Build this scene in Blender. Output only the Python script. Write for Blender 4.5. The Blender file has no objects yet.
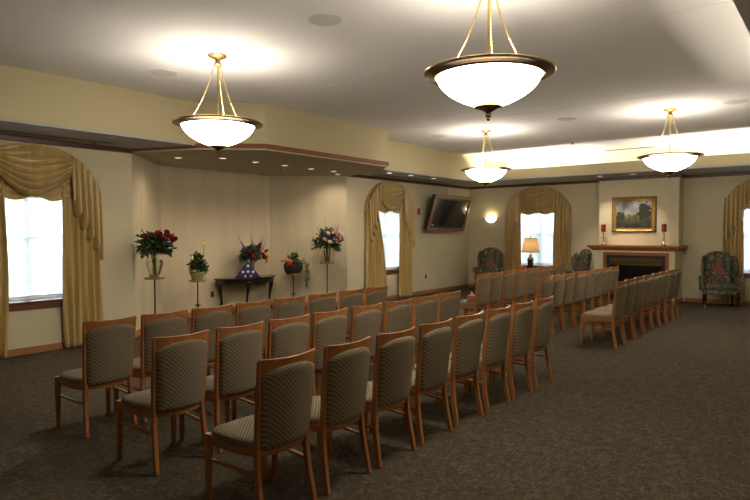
import bpy, bmesh, math, random
from mathutils import Vector, Matrix
random.seed(7)
C = bpy.context.scene.collection
PI = math.pi
W, FW, RW, BW = 8.6, 15.1, -0.9, -4.0        # left wall y, far wall x, right wall y, back wall x
ZC, ZS, BY, FX, RY = 3.53, 2.9, 7.5, 13.5, 0.52   # ceiling, soffit, bulkhead planes

# ---------------------------------------------------------------- materials
MATS = {}
def nodes(name):
    m = bpy.data.materials.new(name); m.use_nodes = True
    nt = m.node_tree; nt.nodes.clear()
    out = nt.nodes.new('ShaderNodeOutputMaterial')
    return m, nt, out
def mat(name, col, rough=0.6, metal=0.0, var=0.0, scale=8.0, col2=None, bump=0.0, bscale=None, emit=None, spec=0.5,
        stretch=(1, 1, 1), detail=3, coat=0.0):
    m, nt, out = nodes(name); N = nt.nodes; L = nt.links
    p = N.new('ShaderNodeBsdfPrincipled'); L.new(p.outputs[0], out.inputs[0])
    p.inputs['Roughness'].default_value = rough; p.inputs['Metallic'].default_value = metal
    p.inputs['Specular IOR Level'].default_value = spec
    p.inputs['Coat Weight'].default_value = coat
    p.inputs['Base Color'].default_value = (*col, 1)
    if emit:
        p.inputs['Emission Color'].default_value = (*emit[0], 1); p.inputs['Emission Strength'].default_value = emit[1]
    if var or col2 or bump:
        tc = N.new('ShaderNodeTexCoord'); mp = N.new('ShaderNodeMapping'); mp.inputs['Scale'].default_value = stretch
        L.new(tc.outputs['Object'], mp.inputs[0])
        nz = N.new('ShaderNodeTexNoise'); nz.inputs['Scale'].default_value = scale; nz.inputs['Detail'].default_value = detail
        L.new(mp.outputs[0], nz.inputs['Vector'])
        if var or col2:
            c2 = col2 or tuple(c*(1-var) for c in col)
            r = N.new('ShaderNodeValToRGB'); r.color_ramp.elements[0].position = .35; r.color_ramp.elements[1].position = .65
            r.color_ramp.elements[0].color = (*c2, 1); r.color_ramp.elements[1].color = (*col, 1)
            L.new(nz.outputs['Fac'], r.inputs[0]); L.new(r.outputs[0], p.inputs['Base Color'])
        if bump:
            n2 = nz
            if bscale:
                n2 = N.new('ShaderNodeTexNoise'); n2.inputs['Scale'].default_value = bscale; L.new(mp.outputs[0], n2.inputs['Vector'])
            b = N.new('ShaderNodeBump'); b.inputs['Strength'].default_value = bump; b.inputs['Distance'].default_value = .01
            L.new(n2.outputs['Fac'], b.inputs['Height']); L.new(b.outputs[0], p.inputs['Normal'])
    MATS[name] = m
    return m
def math_n(nt, op, a, b=None):
    n = nt.nodes.new('ShaderNodeMath'); n.operation = op
    for i, v in enumerate((a, b)):
        if v is None: continue
        if isinstance(v, (int, float)): n.inputs[i].default_value = v
        else: nt.links.new(v, n.inputs[i])
    return n.outputs[0]
def mixc(nt, fac, a, b):
    n = nt.nodes.new('ShaderNodeMix'); n.data_type = 'RGBA'
    for i, v in ((0, fac), (6, a), (7, b)):
        if isinstance(v, (int, float)): n.inputs[i].default_value = v
        elif isinstance(v, tuple): n.inputs[i].default_value = (*v, 1)
        else: nt.links.new(v, n.inputs[i])
    return n.outputs[2]

PLASTER = mat('cream_plaster', (.72, .63, .42), .9, var=.07, scale=1.3, bump=.12, bscale=60)
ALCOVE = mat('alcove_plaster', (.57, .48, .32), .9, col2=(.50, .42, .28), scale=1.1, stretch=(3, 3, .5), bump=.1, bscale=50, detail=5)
CEIL = mat('ceiling_paint', (.76, .73, .69), .95, bump=.05, scale=90)
BULK = mat('bulkhead_paint', (.50, .43, .25), .9, bump=.05, scale=80)
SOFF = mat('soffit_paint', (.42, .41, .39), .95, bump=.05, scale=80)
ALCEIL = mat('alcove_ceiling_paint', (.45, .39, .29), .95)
DARKB = mat('dark_header_paint', (.035, .03, .025), .7)
CEILJ = mat('joint_paint', (.68, .62, .54), .9)
CROWN = mat('mahogany_trim', (.10, .035, .02), .4, var=.3, scale=6, stretch=(1, 1, 8))
BUMPTR = mat('cherry_trim', (.22, .07, .02), .7, var=.2, scale=5)
BASE = mat('oak_baseboard', (.42, .19, .07), .45, var=.2, scale=4)
WOOD = mat('cherry_wood', (.46, .18, .05), .35, var=.25, scale=7, stretch=(6, 6, 1), coat=.15)
MANT = mat('mantel_wood', (.34, .115, .03), .45, var=.2, scale=5, stretch=(4, 1, 4), spec=.3)
BRASS = mat('antique_brass', (.50, .33, .12), .3, 1.0)
BRASSC = mat('canopy_brass', (.32, .20, .06), .45, .8)
BRASSD = mat('dark_brass', (.16, .095, .03), .25, 1.0)
GOLD = mat('gilt_frame', (.60, .36, .10), .4, .35, var=.5, scale=40)
GOLDP = mat('polished_brass', (.75, .55, .22), .22, 1.0)
BLACK = mat('black_plastic', (.012, .012, .014), .35)
BLKM = mat('black_iron', (.02, .018, .018), .5)
SCREEN = mat('tv_glass', (.008, .009, .011), .12, spec=.8)
DKWOOD = mat('ebonised_wood', (.018, .008, .006), .25, coat=.4)
TVWOOD = mat('tv_oak_frame', (.30, .15, .04), .4, var=.3, scale=12)
WHITE = mat('white_plastic', (.75, .75, .72), .5)
RED = mat('alarm_red', (.55, .04, .02), .4)
BROWNP = mat('brown_plate', (.07, .045, .03), .5)
VINYL = mat('white_window_vinyl', (.88, .89, .90), .5)
SPK = mat('speaker_grille', (.60, .57, .52), .9, var=.2, scale=300)
SLOT = mat('slot_dark', (.10, .085, .07), .8)
REDWAX = mat('red_wax', (.22, .006, .009), .5)
LEAF = mat('leaf_green', (.065, .105, .03), .5, col2=(.025, .05, .014), scale=20)
LEAFL = mat('leaf_light', (.16, .24, .05), .5, col2=(.06, .12, .03), scale=15)
STEM = mat('stem_green', (.07, .12, .03), .6)
ROSE = mat('rose_red', (.40, .010, .02), .55, col2=(.18, .004, .008), scale=30)
PINK = mat('petal_pink', (.70, .30, .30), .6, col2=(.75, .45, .35), scale=20)
ORANGE = mat('petal_coral', (.75, .16, .08), .6, col2=(.6, .08, .04), scale=25)
YELLOW = mat('petal_yellow', (.65, .55, .05), .6)
BLUE = mat('petal_blue', (.10, .10, .42), .6, col2=(.22, .16, .5), scale=40)
CREAMF = mat('petal_cream', (.75, .72, .5), .6)
POT = mat('green_pot', (.34, .36, .14), .5, var=.15, scale=5)
BASKET = mat('dark_basket', (.035, .018, .012), .8, var=.5, scale=60, bump=.8, bscale=70)
TRAYW = mat('stand_wood', (.32, .15, .055), .4, var=.2)
NAVY = mat('flag_navy', (.022, .016, .075), .8, bump=.1, scale=200)
STAR = mat('flag_star', (.8, .76, .74), .8)
TISSUE = mat('tissue_box_card', (.62, .17, .08), .6, col2=(.5, .12, .07), scale=30)
PAPER = mat('tissue_paper', (.85, .82, .8), .9)
LINER = mat('window_casing', (.20, .075, .035), .45, var=.2)
GRASS = mat('grass', (.34, .38, .30), .9, var=.4, scale=3)
HEDGE = mat('hedge', (.09, .14, .06), .9, var=.6, scale=9)
BRICKX = mat('eave', (.30, .30, .30), .9)

def glassy(name, tint=(1, 1, 1), k=.10, rough=.02):
    m, nt, out = nodes(name)
    t = nt.nodes.new('ShaderNodeBsdfTransparent'); t.inputs[0].default_value = (*tint, 1)
    g = nt.nodes.new('ShaderNodeBsdfGlossy'); g.inputs['Roughness'].default_value = rough
    f = nt.nodes.new('ShaderNodeFresnel'); f.inputs[0].default_value = 1.45
    mx = nt.nodes.new('ShaderNodeMixShader')
    nt.links.new(math_n(nt, 'ADD', f.outputs[0], k-.04), mx.inputs[0]); nt.links.new(t.outputs[0], mx.inputs[1]); nt.links.new(g.outputs[0], mx.inputs[2])
    nt.links.new(mx.outputs[0], out.inputs[0]); MATS[name] = m
    return m
PANE = glassy('window_glass', (.95, .97, .97), .05)
VASE = glassy('vase_glass', (.91, .93, .86), .08)
FBGLASS = mat('firebox_glass', (.008, .007, .006), .08, spec=.7)

def shade_mat(name, col, tr):
    m, nt, out = nodes(name)
    t = nt.nodes.new('ShaderNodeBsdfTransparent')
    a = nt.nodes.new('ShaderNodeBsdfTranslucent'); a.inputs[0].default_value = (*col, 1)
    d = nt.nodes.new('ShaderNodeBsdfDiffuse'); d.inputs[0].default_value = (*col, 1)
    m1 = nt.nodes.new('ShaderNodeMixShader'); m1.inputs[0].default_value = .3
    nt.links.new(a.outputs[0], m1.inputs[1]); nt.links.new(d.outputs[0], m1.inputs[2])
    m2 = nt.nodes.new('ShaderNodeMixShader'); m2.inputs[0].default_value = tr
    nt.links.new(m1.outputs[0], m2.inputs[1]); nt.links.new(t.outputs[0], m2.inputs[2])
    nt.links.new(m2.outputs[0], out.inputs[0]); return m
SHADE = shade_mat('pleated_shade_cloth', (.93, .96, .98), .10)
LSHADE = shade_mat('lamp_shade_cloth', (.62, .45, .27), 0)
CURT2 = None

def curtain_mat():
    m, nt, out = nodes('gold_taffeta'); N = nt.nodes; L = nt.links
    tc = N.new('ShaderNodeTexCoord'); mp = N.new('ShaderNodeMapping'); mp.inputs['Scale'].default_value = (9, 9, .5); L.new(tc.outputs['Object'], mp.inputs[0])
    nz = N.new('ShaderNodeTexNoise'); nz.inputs['Scale'].default_value = 1.6; nz.inputs['Detail'].default_value = 4; L.new(mp.outputs[0], nz.inputs['Vector'])
    r = N.new('ShaderNodeValToRGB'); e = r.color_ramp.elements
    e[0].position = .3; e[0].color = (.48, .33, .10, 1); e[1].position = .7; e[1].color = (.66, .475, .17, 1)
    L.new(nz.outputs['Fac'], r.inputs[0])
    p = N.new('ShaderNodeBsdfPrincipled'); L.new(r.outputs[0], p.inputs['Base Color']); p.inputs['Roughness'].default_value = .30
    p.inputs['Sheen Weight'].default_value = .4
    t = N.new('ShaderNodeBsdfTranslucent'); L.new(r.outputs[0], t.inputs[0])
    mx = N.new('ShaderNodeMixShader'); mx.inputs[0].default_value = .12
    L.new(p.outputs[0], mx.inputs[1]); L.new(t.outputs[0], mx.inputs[2]); L.new(mx.outputs[0], out.inputs[0])
    return m
CURT = curtain_mat()

def fabric_mat():
    m, nt, out = nodes('woven_chair_fabric'); N = nt.nodes; L = nt.links
    tc = N.new('ShaderNodeTexCoord'); s = N.new('ShaderNodeSeparateXYZ'); L.new(tc.outputs['Object'], s.inputs[0])
    a = s.outputs[0]; b = math_n(nt, 'ADD', s.outputs[1], s.outputs[2])
    kk = 38.0
    p_ = math_n(nt, 'MULTIPLY', math_n(nt, 'ADD', a, b), kk); q_ = math_n(nt, 'MULTIPLY', math_n(nt, 'SUBTRACT', a, b), kk)
    par = math_n(nt, 'MODULO', math_n(nt, 'ABSOLUTE', math_n(nt, 'ADD', math_n(nt, 'FLOOR', p_), math_n(nt, 'FLOOR', q_))), 2)
    fp = math_n(nt, 'LESS_THAN', math_n(nt, 'ABSOLUTE', math_n(nt, 'SUBTRACT', math_n(nt, 'FRACT', p_), .5)), .2)
    fq = math_n(nt, 'LESS_THAN', math_n(nt, 'ABSOLUTE', math_n(nt, 'SUBTRACT', math_n(nt, 'FRACT', q_), .5)), .2)
    f = math_n(nt, 'ADD', math_n(nt, 'MULTIPLY', par, fp), math_n(nt, 'MULTIPLY', math_n(nt, 'SUBTRACT', 1, par), fq))
    nz = N.new('ShaderNodeTexNoise'); nz.inputs['Scale'].default_value = 260; L.new(tc.outputs['Object'], nz.inputs['Vector'])
    base = mixc(nt, nz.outputs['Fac'], (.085, .07, .05), (.155, .128, .09))
    cc = mixc(nt, f, base, (.36, .285, .175))
    p = N.new('ShaderNodeBsdfPrincipled'); L.new(cc, p.inputs['Base Color']); p.inputs['Roughness'].default_value = .95
    p.inputs['Specular IOR Level'].default_value = .15
    bp = N.new('ShaderNodeBump'); bp.inputs['Strength'].default_value = .3; bp.inputs['Distance'].default_value = .003
    L.new(f, bp.inputs['Height']); L.new(bp.outputs[0], p.inputs['Normal'])
    L.new(p.outputs[0], out.inputs[0]); return m
FAB = fabric_mat()

def carpet_mat():
    m, nt, out = nodes('brown_carpet'); N = nt.nodes; L = nt.links
    tc = N.new('ShaderNodeTexCoord')
    n1 = N.new('ShaderNodeTexNoise'); n1.inputs['Scale'].default_value = 19; n1.inputs['Detail'].default_value = 5; n1.inputs['Roughness'].default_value = .7; n1.inputs['Distortion'].default_value = 1.4
    n2 = N.new('ShaderNodeTexNoise'); n2.inputs['Scale'].default_value = 120; n2.inputs['Detail'].default_value = 3
    for n in (n1, n2): L.new(tc.outputs['Object'], n.inputs['Vector'])
    r = N.new('ShaderNodeValToRGB'); e = r.color_ramp.elements
    e[0].position = .40; e[0].color = (.045, .035, .027, 1); e[1].position = .68; e[1].color = (.22, .175, .09, 1)
    k = r.color_ramp.elements.new(.54); k.color = (.085, .068, .046, 1)
    mixv = math_n(nt, 'ADD', math_n(nt, 'MULTIPLY', n1.outputs['Fac'], .55), math_n(nt, 'MULTIPLY', n2.outputs['Fac'], .47))
    L.new(mixv, r.inputs[0])
    p = N.new('ShaderNodeBsdfPrincipled'); L.new(r.outputs[0], p.inputs['Base Color']); p.inputs['Roughness'].default_value = 1
    p.inputs['Specular IOR Level'].default_value = .05
    bp = N.new('ShaderNodeBump'); bp.inputs['Strength'].default_value = .5; bp.inputs['Distance'].default_value = .006
    L.new(n2.outputs['Fac'], bp.inputs['Height']); L.new(bp.outputs[0], p.inputs['Normal'])
    L.new(p.outputs[0], out.inputs[0]); return m
CARPET = carpet_mat()

def tapestry_mat():
    m, nt, out = nodes('floral_tapestry'); N = nt.nodes; L = nt.links
    tc = N.new('ShaderNodeTexCoord')
    v = N.new('ShaderNodeTexVoronoi'); v.inputs['Scale'].default_value = 30; L.new(tc.outputs['Object'], v.inputs['Vector'])
    s = N.new('ShaderNodeSeparateColor'); L.new(v.outputs['Color'], s.inputs[0])
    r = N.new('ShaderNodeValToRGB'); r.color_ramp.interpolation = 'CONSTANT'; e = r.color_ramp.elements
    e[0].position = 0; e[0].color = (.05, .07, .055, 1); e[1].position = .34; e[1].color = (.13, .14, .08, 1)
    for pos, c in ((.58, (.045, .055, .06)), (.74, (.25, .20, .10)), (.86, (.26, .07, .05)), (.94, (.32, .25, .14))):
        k = e.new(pos); k.color = (*c, 1)
    L.new(s.outputs[0], r.inputs[0])
    # the big red flower in the middle of the back
    sx = N.new('ShaderNodeSeparateXYZ'); L.new(tc.outputs['Object'], sx.inputs[0])
    nz = N.new('ShaderNodeTexNoise'); nz.inputs['Scale'].default_value = 14; L.new(tc.outputs['Object'], nz.inputs['Vector'])
    dx = math_n(nt, 'POWER', math_n(nt, 'ABSOLUTE', sx.outputs[0]), 2)
    dz = math_n(nt, 'POWER', math_n(nt, 'ABSOLUTE', math_n(nt, 'SUBTRACT', sx.outputs[2], .80)), 2)
    d = math_n(nt, 'SQRT', math_n(nt, 'ADD', dx, dz))
    d = math_n(nt, 'ADD', d, math_n(nt, 'MULTIPLY', math_n(nt, 'SUBTRACT', nz.outputs['Fac'], .5), .35))
    f = math_n(nt, 'LESS_THAN', d, .10)
    cc = mixc(nt, f, r.outputs[0], (.30, .08, .06))
    p = N.new('ShaderNodeBsdfPrincipled'); L.new(cc, p.inputs['Base Color']); p.inputs['Roughness'].default_value = .95
    L.new(p.outputs[0], out.inputs[0]); return m
TAP = tapestry_mat()

def painting_mat():
    m, nt, out = nodes('landscape_painting'); N = nt.nodes; L = nt.links
    tc = N.new('ShaderNodeTexCoord'); s = N.new('ShaderNodeSeparateXYZ'); L.new(tc.outputs['Generated'], s.inputs[0])
    u, z = s.outputs[1], s.outputs[2]          # u runs right to left
    def nz(sc, det=5, dist=0):
        n = N.new('ShaderNodeTexNoise'); n.inputs['Scale'].default_value = sc; n.inputs['Detail'].default_value = det; n.inputs['Distortion'].default_value = dist
        L.new(tc.outputs['Generated'], n.inputs['Vector']); return n.outputs['Fac']
    def ramp(f, stops):
        r = N.new('ShaderNodeValToRGB'); e = r.color_ramp.elements
        e[0].position = stops[0][0]; e[0].color = (*stops[0][1], 1); e[1].position = stops[-1][0]; e[1].color = (*stops[-1][1], 1)
        for p_, c in stops[1:-1]: k = e.new(p_); k.color = (*c, 1)
        L.new(f, r.inputs[0]); return r.outputs[0]
    sky = ramp(nz(3.5, 6, .6), [(.35, (.17, .20, .22)), (.52, (.32, .32, .31)), (.68, (.52, .47, .38))])
    land = ramp(math_n(nt, 'ADD', math_n(nt, 'MULTIPLY', nz(6), .6), math_n(nt, 'MULTIPLY', z, .9)), [(.3, (.012, .014, .006)), (.55, (.06, .05, .02)), (.68, (.12, .10, .04)), (.85, (.38, .30, .18))])
    hz = math_n(nt, 'GREATER_THAN', math_n(nt, 'ADD', z, math_n(nt, 'MULTIPLY', nz(4), .08)), .56)
    c = mixc(nt, hz, land, sky)
    def blob(cu, cz, ru, rz, colr):
        a = math_n(nt, 'POWER', math_n(nt, 'ABSOLUTE', math_n(nt, 'DIVIDE', math_n(nt, 'SUBTRACT', u, cu), ru)), 2)
        b = math_n(nt, 'POWER', math_n(nt, 'ABSOLUTE', math_n(nt, 'DIVIDE', math_n(nt, 'SUBTRACT', z, cz), rz)), 2)
        d = math_n(nt, 'ADD', math_n(nt, 'ADD', a, b), math_n(nt, 'MULTIPLY', math_n(nt, 'SUBTRACT', nz(9, 8), .5), 4.5))
        return math_n(nt, 'LESS_THAN', d, 1)
    c = mixc(nt, blob(.20, .60, .20, .30, 0), c, (.016, .022, .010))
    c = mixc(nt, blob(.86, .42, .14, .16, 0), c, (.022, .03, .014))
    p = N.new('ShaderNodeBsdfPrincipled'); L.new(c, p.inputs['Base Color']); p.inputs['Roughness'].default_value = .5
    L.new(p.outputs[0], out.inputs[0]); return m
PAINT = painting_mat()

def bowl_mat(name, st, col=(1.0, .93, .82)):
    m, nt, out = nodes(name); N = nt.nodes
    e = N.new('ShaderNodeEmission'); e.inputs[0].default_value = (*col, 1); e.inputs[1].default_value = st
    d = N.new('ShaderNodeBsdfPrincipled'); d.inputs['Base Color'].default_value = (.8, .78, .72, 1); d.inputs['Roughness'].default_value = .3
    a = N.new('ShaderNodeAddShader'); nt.links.new(e.outputs[0], a.inputs[0]); nt.links.new(d.outputs[0], a.inputs[1])
    nt.links.new(a.outputs[0], out.inputs[0]); return m
BOWL = bowl_mat('lit_alabaster_glass', 10.5)
BOWLIN = bowl_mat('lit_bowl_inside', 1.7)
SCGL = bowl_mat('lit_sconce_glass', .75, (1, .9, .68))
LENS = bowl_mat('lit_downlight_lens', .55, (1, .88, .78))
LENSD = mat('unlit_downlight_lens', (.35, .36, .36), .3)
LENSW = bowl_mat('lit_soffit_lens', .8, (1, .95, .9))
TUBER = bowl_mat('right_tube_lit', 22.0, (1, .93, .80))
TUBE = bowl_mat('cove_tube_lit', 105.0, (1, .93, .80))

# ---------------------------------------------------------------- mesh builder
class MB:
    def __init__(s): s.v = []; s.f = []
    def add(s, vs, fs):
        o = len(s.v); s.v += [tuple(p) for p in vs]; s.f += [tuple(i+o for i in f) for f in fs]; return s
    def box(s, x0, x1, y0, y1, z0, z1):
        return s.add([(x0,y0,z0),(x1,y0,z0),(x1,y1,z0),(x0,y1,z0),(x0,y0,z1),(x1,y0,z1),(x1,y1,z1),(x0,y1,z1)],
                     [(0,3,2,1),(4,5,6,7),(0,1,5,4),(1,2,6,5),(2,3,7,6),(3,0,4,7)])
    def prism(s, poly, z0, z1):
        n = len(poly)
        return s.add([(x,y,z0) for x,y in poly]+[(x,y,z1) for x,y in poly],
                     [tuple(range(n))[::-1], tuple(range(n,2*n))]+[(i,(i+1)%n,n+(i+1)%n,n+i) for i in range(n)])
    def loft(s, rings, cap=True, closed=True):
        n = len(rings[0]); vs = [p for r in rings for p in r]; fs = []
        for k in range(len(rings)-1):
            for i in range(n if closed else n-1):
                j = (i+1) % n; fs.append((k*n+i, k*n+j, (k+1)*n+j, (k+1)*n+i))
        if cap and closed:
            fs.append(tuple(range(n))[::-1]); fs.append(tuple((len(rings)-1)*n+i for i in range(n)))
        return s.add(vs, fs)
    def tube(s, pts, rad, seg=8, sq=False):
        pts = [Vector(p) for p in pts]; rings = []
        if not isinstance(rad, (list, tuple)): rad = [rad]*len(pts)
        up = Vector((0, 0, 1))
        for i, p in enumerate(pts):
            t = (pts[min(i+1, len(pts)-1)] - pts[max(i-1, 0)]).normalized()
            ref = up if abs(t.z) < .9 else Vector((0, 1, 0))
            a = t.cross(ref).normalized(); b = t.cross(a).normalized(); r = rad[i]
            if sq:
                ra, rb = (r, r) if not isinstance(r, (list, tuple)) else r
                rings.append([p+a*ra+b*rb, p-a*ra+b*rb, p-a*ra-b*rb, p+a*ra-b*rb])
            else: rings.append([p+a*r*math.cos(2*PI*k/seg)+b*r*math.sin(2*PI*k/seg) for k in range(seg)])
        return s.loft(rings)
    def lathe(s, prof, c=(0,0,0), seg=32, a0=0, a1=2*PI, sx=1, sy=1):
        full = abs(a1-a0-2*PI) < 1e-6; n = seg if full else seg+1; rings = []
        for r, z in prof:
            rings.append([(c[0]+sx*r*math.cos(a0+(a1-a0)*k/seg), c[1]+sy*r*math.sin(a0+(a1-a0)*k/seg), c[2]+z) for k in range(n)])
        return s.loft(rings, cap=False, closed=full)
    def grid(s, fn, nu, nv):
        return s.add([fn(i/nu, j/nv) for j in range(nv+1) for i in range(nu+1)],
                     [(j*(nu+1)+i, j*(nu+1)+i+1, (j+1)*(nu+1)+i+1, (j+1)*(nu+1)+i) for j in range(nv) for i in range(nu)])
    def build(s, name, m, parent=None, smooth=None, bevel=0, solid=0, sub=0, loc=None):
        me = bpy.data.meshes.new(name); me.from_pydata(s.v, [], s.f); me.validate()
        bm = bmesh.new(); bm.from_mesh(me)
        if solid == 0: bmesh.ops.recalc_face_normals(bm, faces=bm.faces)
        bm.to_mesh(me); bm.free()
        o = bpy.data.objects.new(name, me); C.objects.link(o); me.materials.append(m)
        if smooth is not None:
            for p in me.polygons: p.use_smooth = True
            me.set_sharp_from_angle(angle=math.radians(smooth))
        if solid: d = o.modifiers.new('solid', 'SOLIDIFY'); d.thickness = solid; d.offset = 0
        if bevel: d = o.modifiers.new('bevel', 'BEVEL'); d.width = bevel; d.segments = 2; d.limit_method = 'ANGLE'
        if sub: d = o.modifiers.new('sub', 'SUBSURF'); d.levels = sub; d.render_levels = sub
        if parent: o.parent = parent
        if loc: o.location = loc
        return o
def tag(o, label, cat, group=None, kind=None):
    if label: o['label'] = label
    if cat: o['category'] = cat
    if group: o['group'] = group
    if kind: o['kind'] = kind
    return o
def struct(o): o['kind'] = 'structure'; return o
def empty(name, loc, rz, label, cat, group=None):
    o = bpy.data.objects.new(name, None); C.objects.link(o); o.location = loc; o.rotation_euler = (0, 0, rz); o.empty_display_size = .1
    return tag(o, label, cat, group)
def copy_tree(o, parent=None):
    c = o.copy(); C.objects.link(c); c.parent = parent
    for ch in list(o.children): copy_tree(ch, c)
    return c
def light(name, kind, loc, power, col=(1,1,1), size=.05, parent=None, rot=None, spot=None, blend=.9):
    d = bpy.data.lights.new(name, kind); d.energy = power; d.color = col
    if kind == 'AREA': d.size = size
    else: d.shadow_soft_size = size
    if kind == 'SPOT': d.spot_size = spot; d.spot_blend = blend
    o = bpy.data.objects.new(name, d); C.objects.link(o); o.location = loc
    if rot: o.rotation_euler = rot
    if parent: o.parent = parent
    return o

# ---------------------------------------------------------------- the setting
T = .25
def arch_z(a, hw, spring, rise): return spring + rise*math.sqrt(max(0, 1-(a/hw)**2))
OP = dict(hw=.62, z0=.69, spring=2.15, rise=.50)
def wall(name, a0, a1, zt, opens, put):
    """put(m, a0, a1, z0, z1) adds one box of the wall"""
    m = MB(); x = a0
    for c in opens:
        put(m, x, c-OP['hw'], 0, zt); put(m, c-OP['hw'], c+OP['hw'], 0, OP['z0'])
        n = 28
        for i in range(n):
            l = -OP['hw']+2*OP['hw']*i/n; r = l+2*OP['hw']/n
            put(m, c+l, c+r, arch_z((l+r)/2, OP['hw'], OP['spring'], OP['rise']), zt)
        x = c+OP['hw']
    put(m, x, a1, 0, zt)
    return struct(m.build(name, PLASTER))
WC1, WC2, WC3, WC4 = 3.37, 11.27, 6.48, 1.27
A0, A1, A2, A3, AY = 4.80, 6.02, 8.62, 9.78, 9.8           # alcove plan
def put_left(m, a, b, z0, z1): m.box(a, b, W, W+T, z0, z1)
def put_far(m, a, b, z0, z1): m.box(FW, FW+T, a, b, z0, z1)
wall('wall_left', BW, A0, ZC, [WC1], put_left)
wall('wall_left', A3, FW+T, ZC, [WC2], put_left)
wall('wall_far', RW-T, W, ZC, [WC4, WC3], put_far)
struct(MB().box(BW-T, BW, RW-T, W+T, 0, ZC).build('wall_back', PLASTER))
struct(MB().box(BW, FW, RW-T, RW, 0, ZC).build('wall_right', PLASTER))
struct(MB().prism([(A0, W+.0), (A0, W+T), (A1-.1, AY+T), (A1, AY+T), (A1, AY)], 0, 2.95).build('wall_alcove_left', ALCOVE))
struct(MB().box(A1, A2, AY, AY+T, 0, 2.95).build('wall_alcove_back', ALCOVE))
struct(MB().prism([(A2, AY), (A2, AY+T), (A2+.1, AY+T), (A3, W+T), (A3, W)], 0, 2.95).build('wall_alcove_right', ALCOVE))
struct(MB().box(BW, FW+.3, RW-.3, AY+.5, -.15, 0).build('floor', CARPET))
struct(MB().box(BW-T, FW+T, RW-T, W+T, ZC, ZC+.15).build('ceiling', CEIL))
# soffits and bulkheads
struct(MB().box(BW, FW, BY, W, ZS+.03, ZC).build('ceiling_bulkhead_left', BULK))
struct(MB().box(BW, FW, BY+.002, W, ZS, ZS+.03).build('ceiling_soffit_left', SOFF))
struct(MB().box(FX, FX+.08, RY, BY, ZS+.03, 3.144).build('ceiling_bulkhead_far', BULK))
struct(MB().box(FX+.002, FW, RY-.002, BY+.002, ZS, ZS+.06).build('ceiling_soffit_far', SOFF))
struct(MB().box(BW, FX, RY-.08, RY, ZS+.03, 3.144).build('ceiling_bulkhead_right', BULK))
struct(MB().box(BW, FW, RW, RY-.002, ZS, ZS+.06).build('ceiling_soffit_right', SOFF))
bump = [(A0, W), (5.22, BY), (5.88, 6.77), (8.88, 6.80), (9.52, BY), (A3, W)]
struct(MB().prism(bump[1:5], 2.90, ZC).build('ceiling_bulkhead_alcove', BULK))
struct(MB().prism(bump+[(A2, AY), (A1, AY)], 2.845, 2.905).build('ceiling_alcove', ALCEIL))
def band(path, z0, z1, t, name, m, kind='structure', closed=False):
    """a moulding of thickness t (to the left of the path) along a plan polyline"""
    out = []
    P = [Vector(p) for p in path]
    for i, p in enumerate(P):
        d0 = (P[i]-P[i-1]).normalized() if i > 0 else None
        d1 = (P[i+1]-P[i]).normalized() if i < len(P)-1 else None
        d0 = d0 or d1; d1 = d1 or d0
        n0 = Vector((-d0.y, d0.x)); n1 = Vector((-d1.y, d1.x)); n = (n0+n1).normalized(); k = t/max(.3, n.dot(n0))
        out.append(p+n*k)
    b = MB(); b.loft([[(p.x, p.y, z0), (q.x, q.y, z0), (q.x, q.y, z1), (p.x, p.y, z1)] for p, q in zip(P, out)])
    return struct(b.build(name, m, bevel=.004))
band(bump[::-1], 2.868, 2.935, .035, 'trim_1', BUMPTR)
band(bump[::-1], 2.848, 2.868, .006, 'trim_2', BULK)
inner_r = [(FW, RW), (FW, 2.98), (14.65, 2.98), (14.65, 4.74), (FW, 4.74), (FW, W), (A3, W)]
band(inner_r, 2.835, 2.90, .05, 'trim_3', CROWN)
band([(A0, W), (BW, W)], 2.835, 2.90, .05, 'trim_4', CROWN)
band([(FW, RW), (FW, 2.93)], 0, .095, .016, 'baseboard_far', BASE)
band([(FW, 4.78), (FW, W), (A3, W), (A2, AY), (A1, AY), (A0, W), (BW, W)], 0, .095, .016, 'baseboard_left', BASE)
for i, x in enumerate((5.68, 9.0)):                # taped drywall joints across the ceiling
    struct(MB().box(x-.003, x+.003, RY, 6.75 if i == 0 else 7.0, ZC-.002, ZC+.001).build('ceiling_joint', CEILJ))

# outside: lawn, hedge and eaves seen through the shades
struct(MB().box(-30, 60, -30, 60, -.6, -.4).build('ground', GRASS))
hm = MB()
for k in range(60):
    y = -6+k*.4
    hm.lathe([(0, 1.5+random.random()*.3), (.5, 1.3), (.8, .8), (.85, .2), (.8, -.5)], (23+random.random(), y, 0), 8)
tag(hm.build('hedge', HEDGE, smooth=60), 'low green hedge outside beyond the far windows', 'hedge', kind='stuff')

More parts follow.
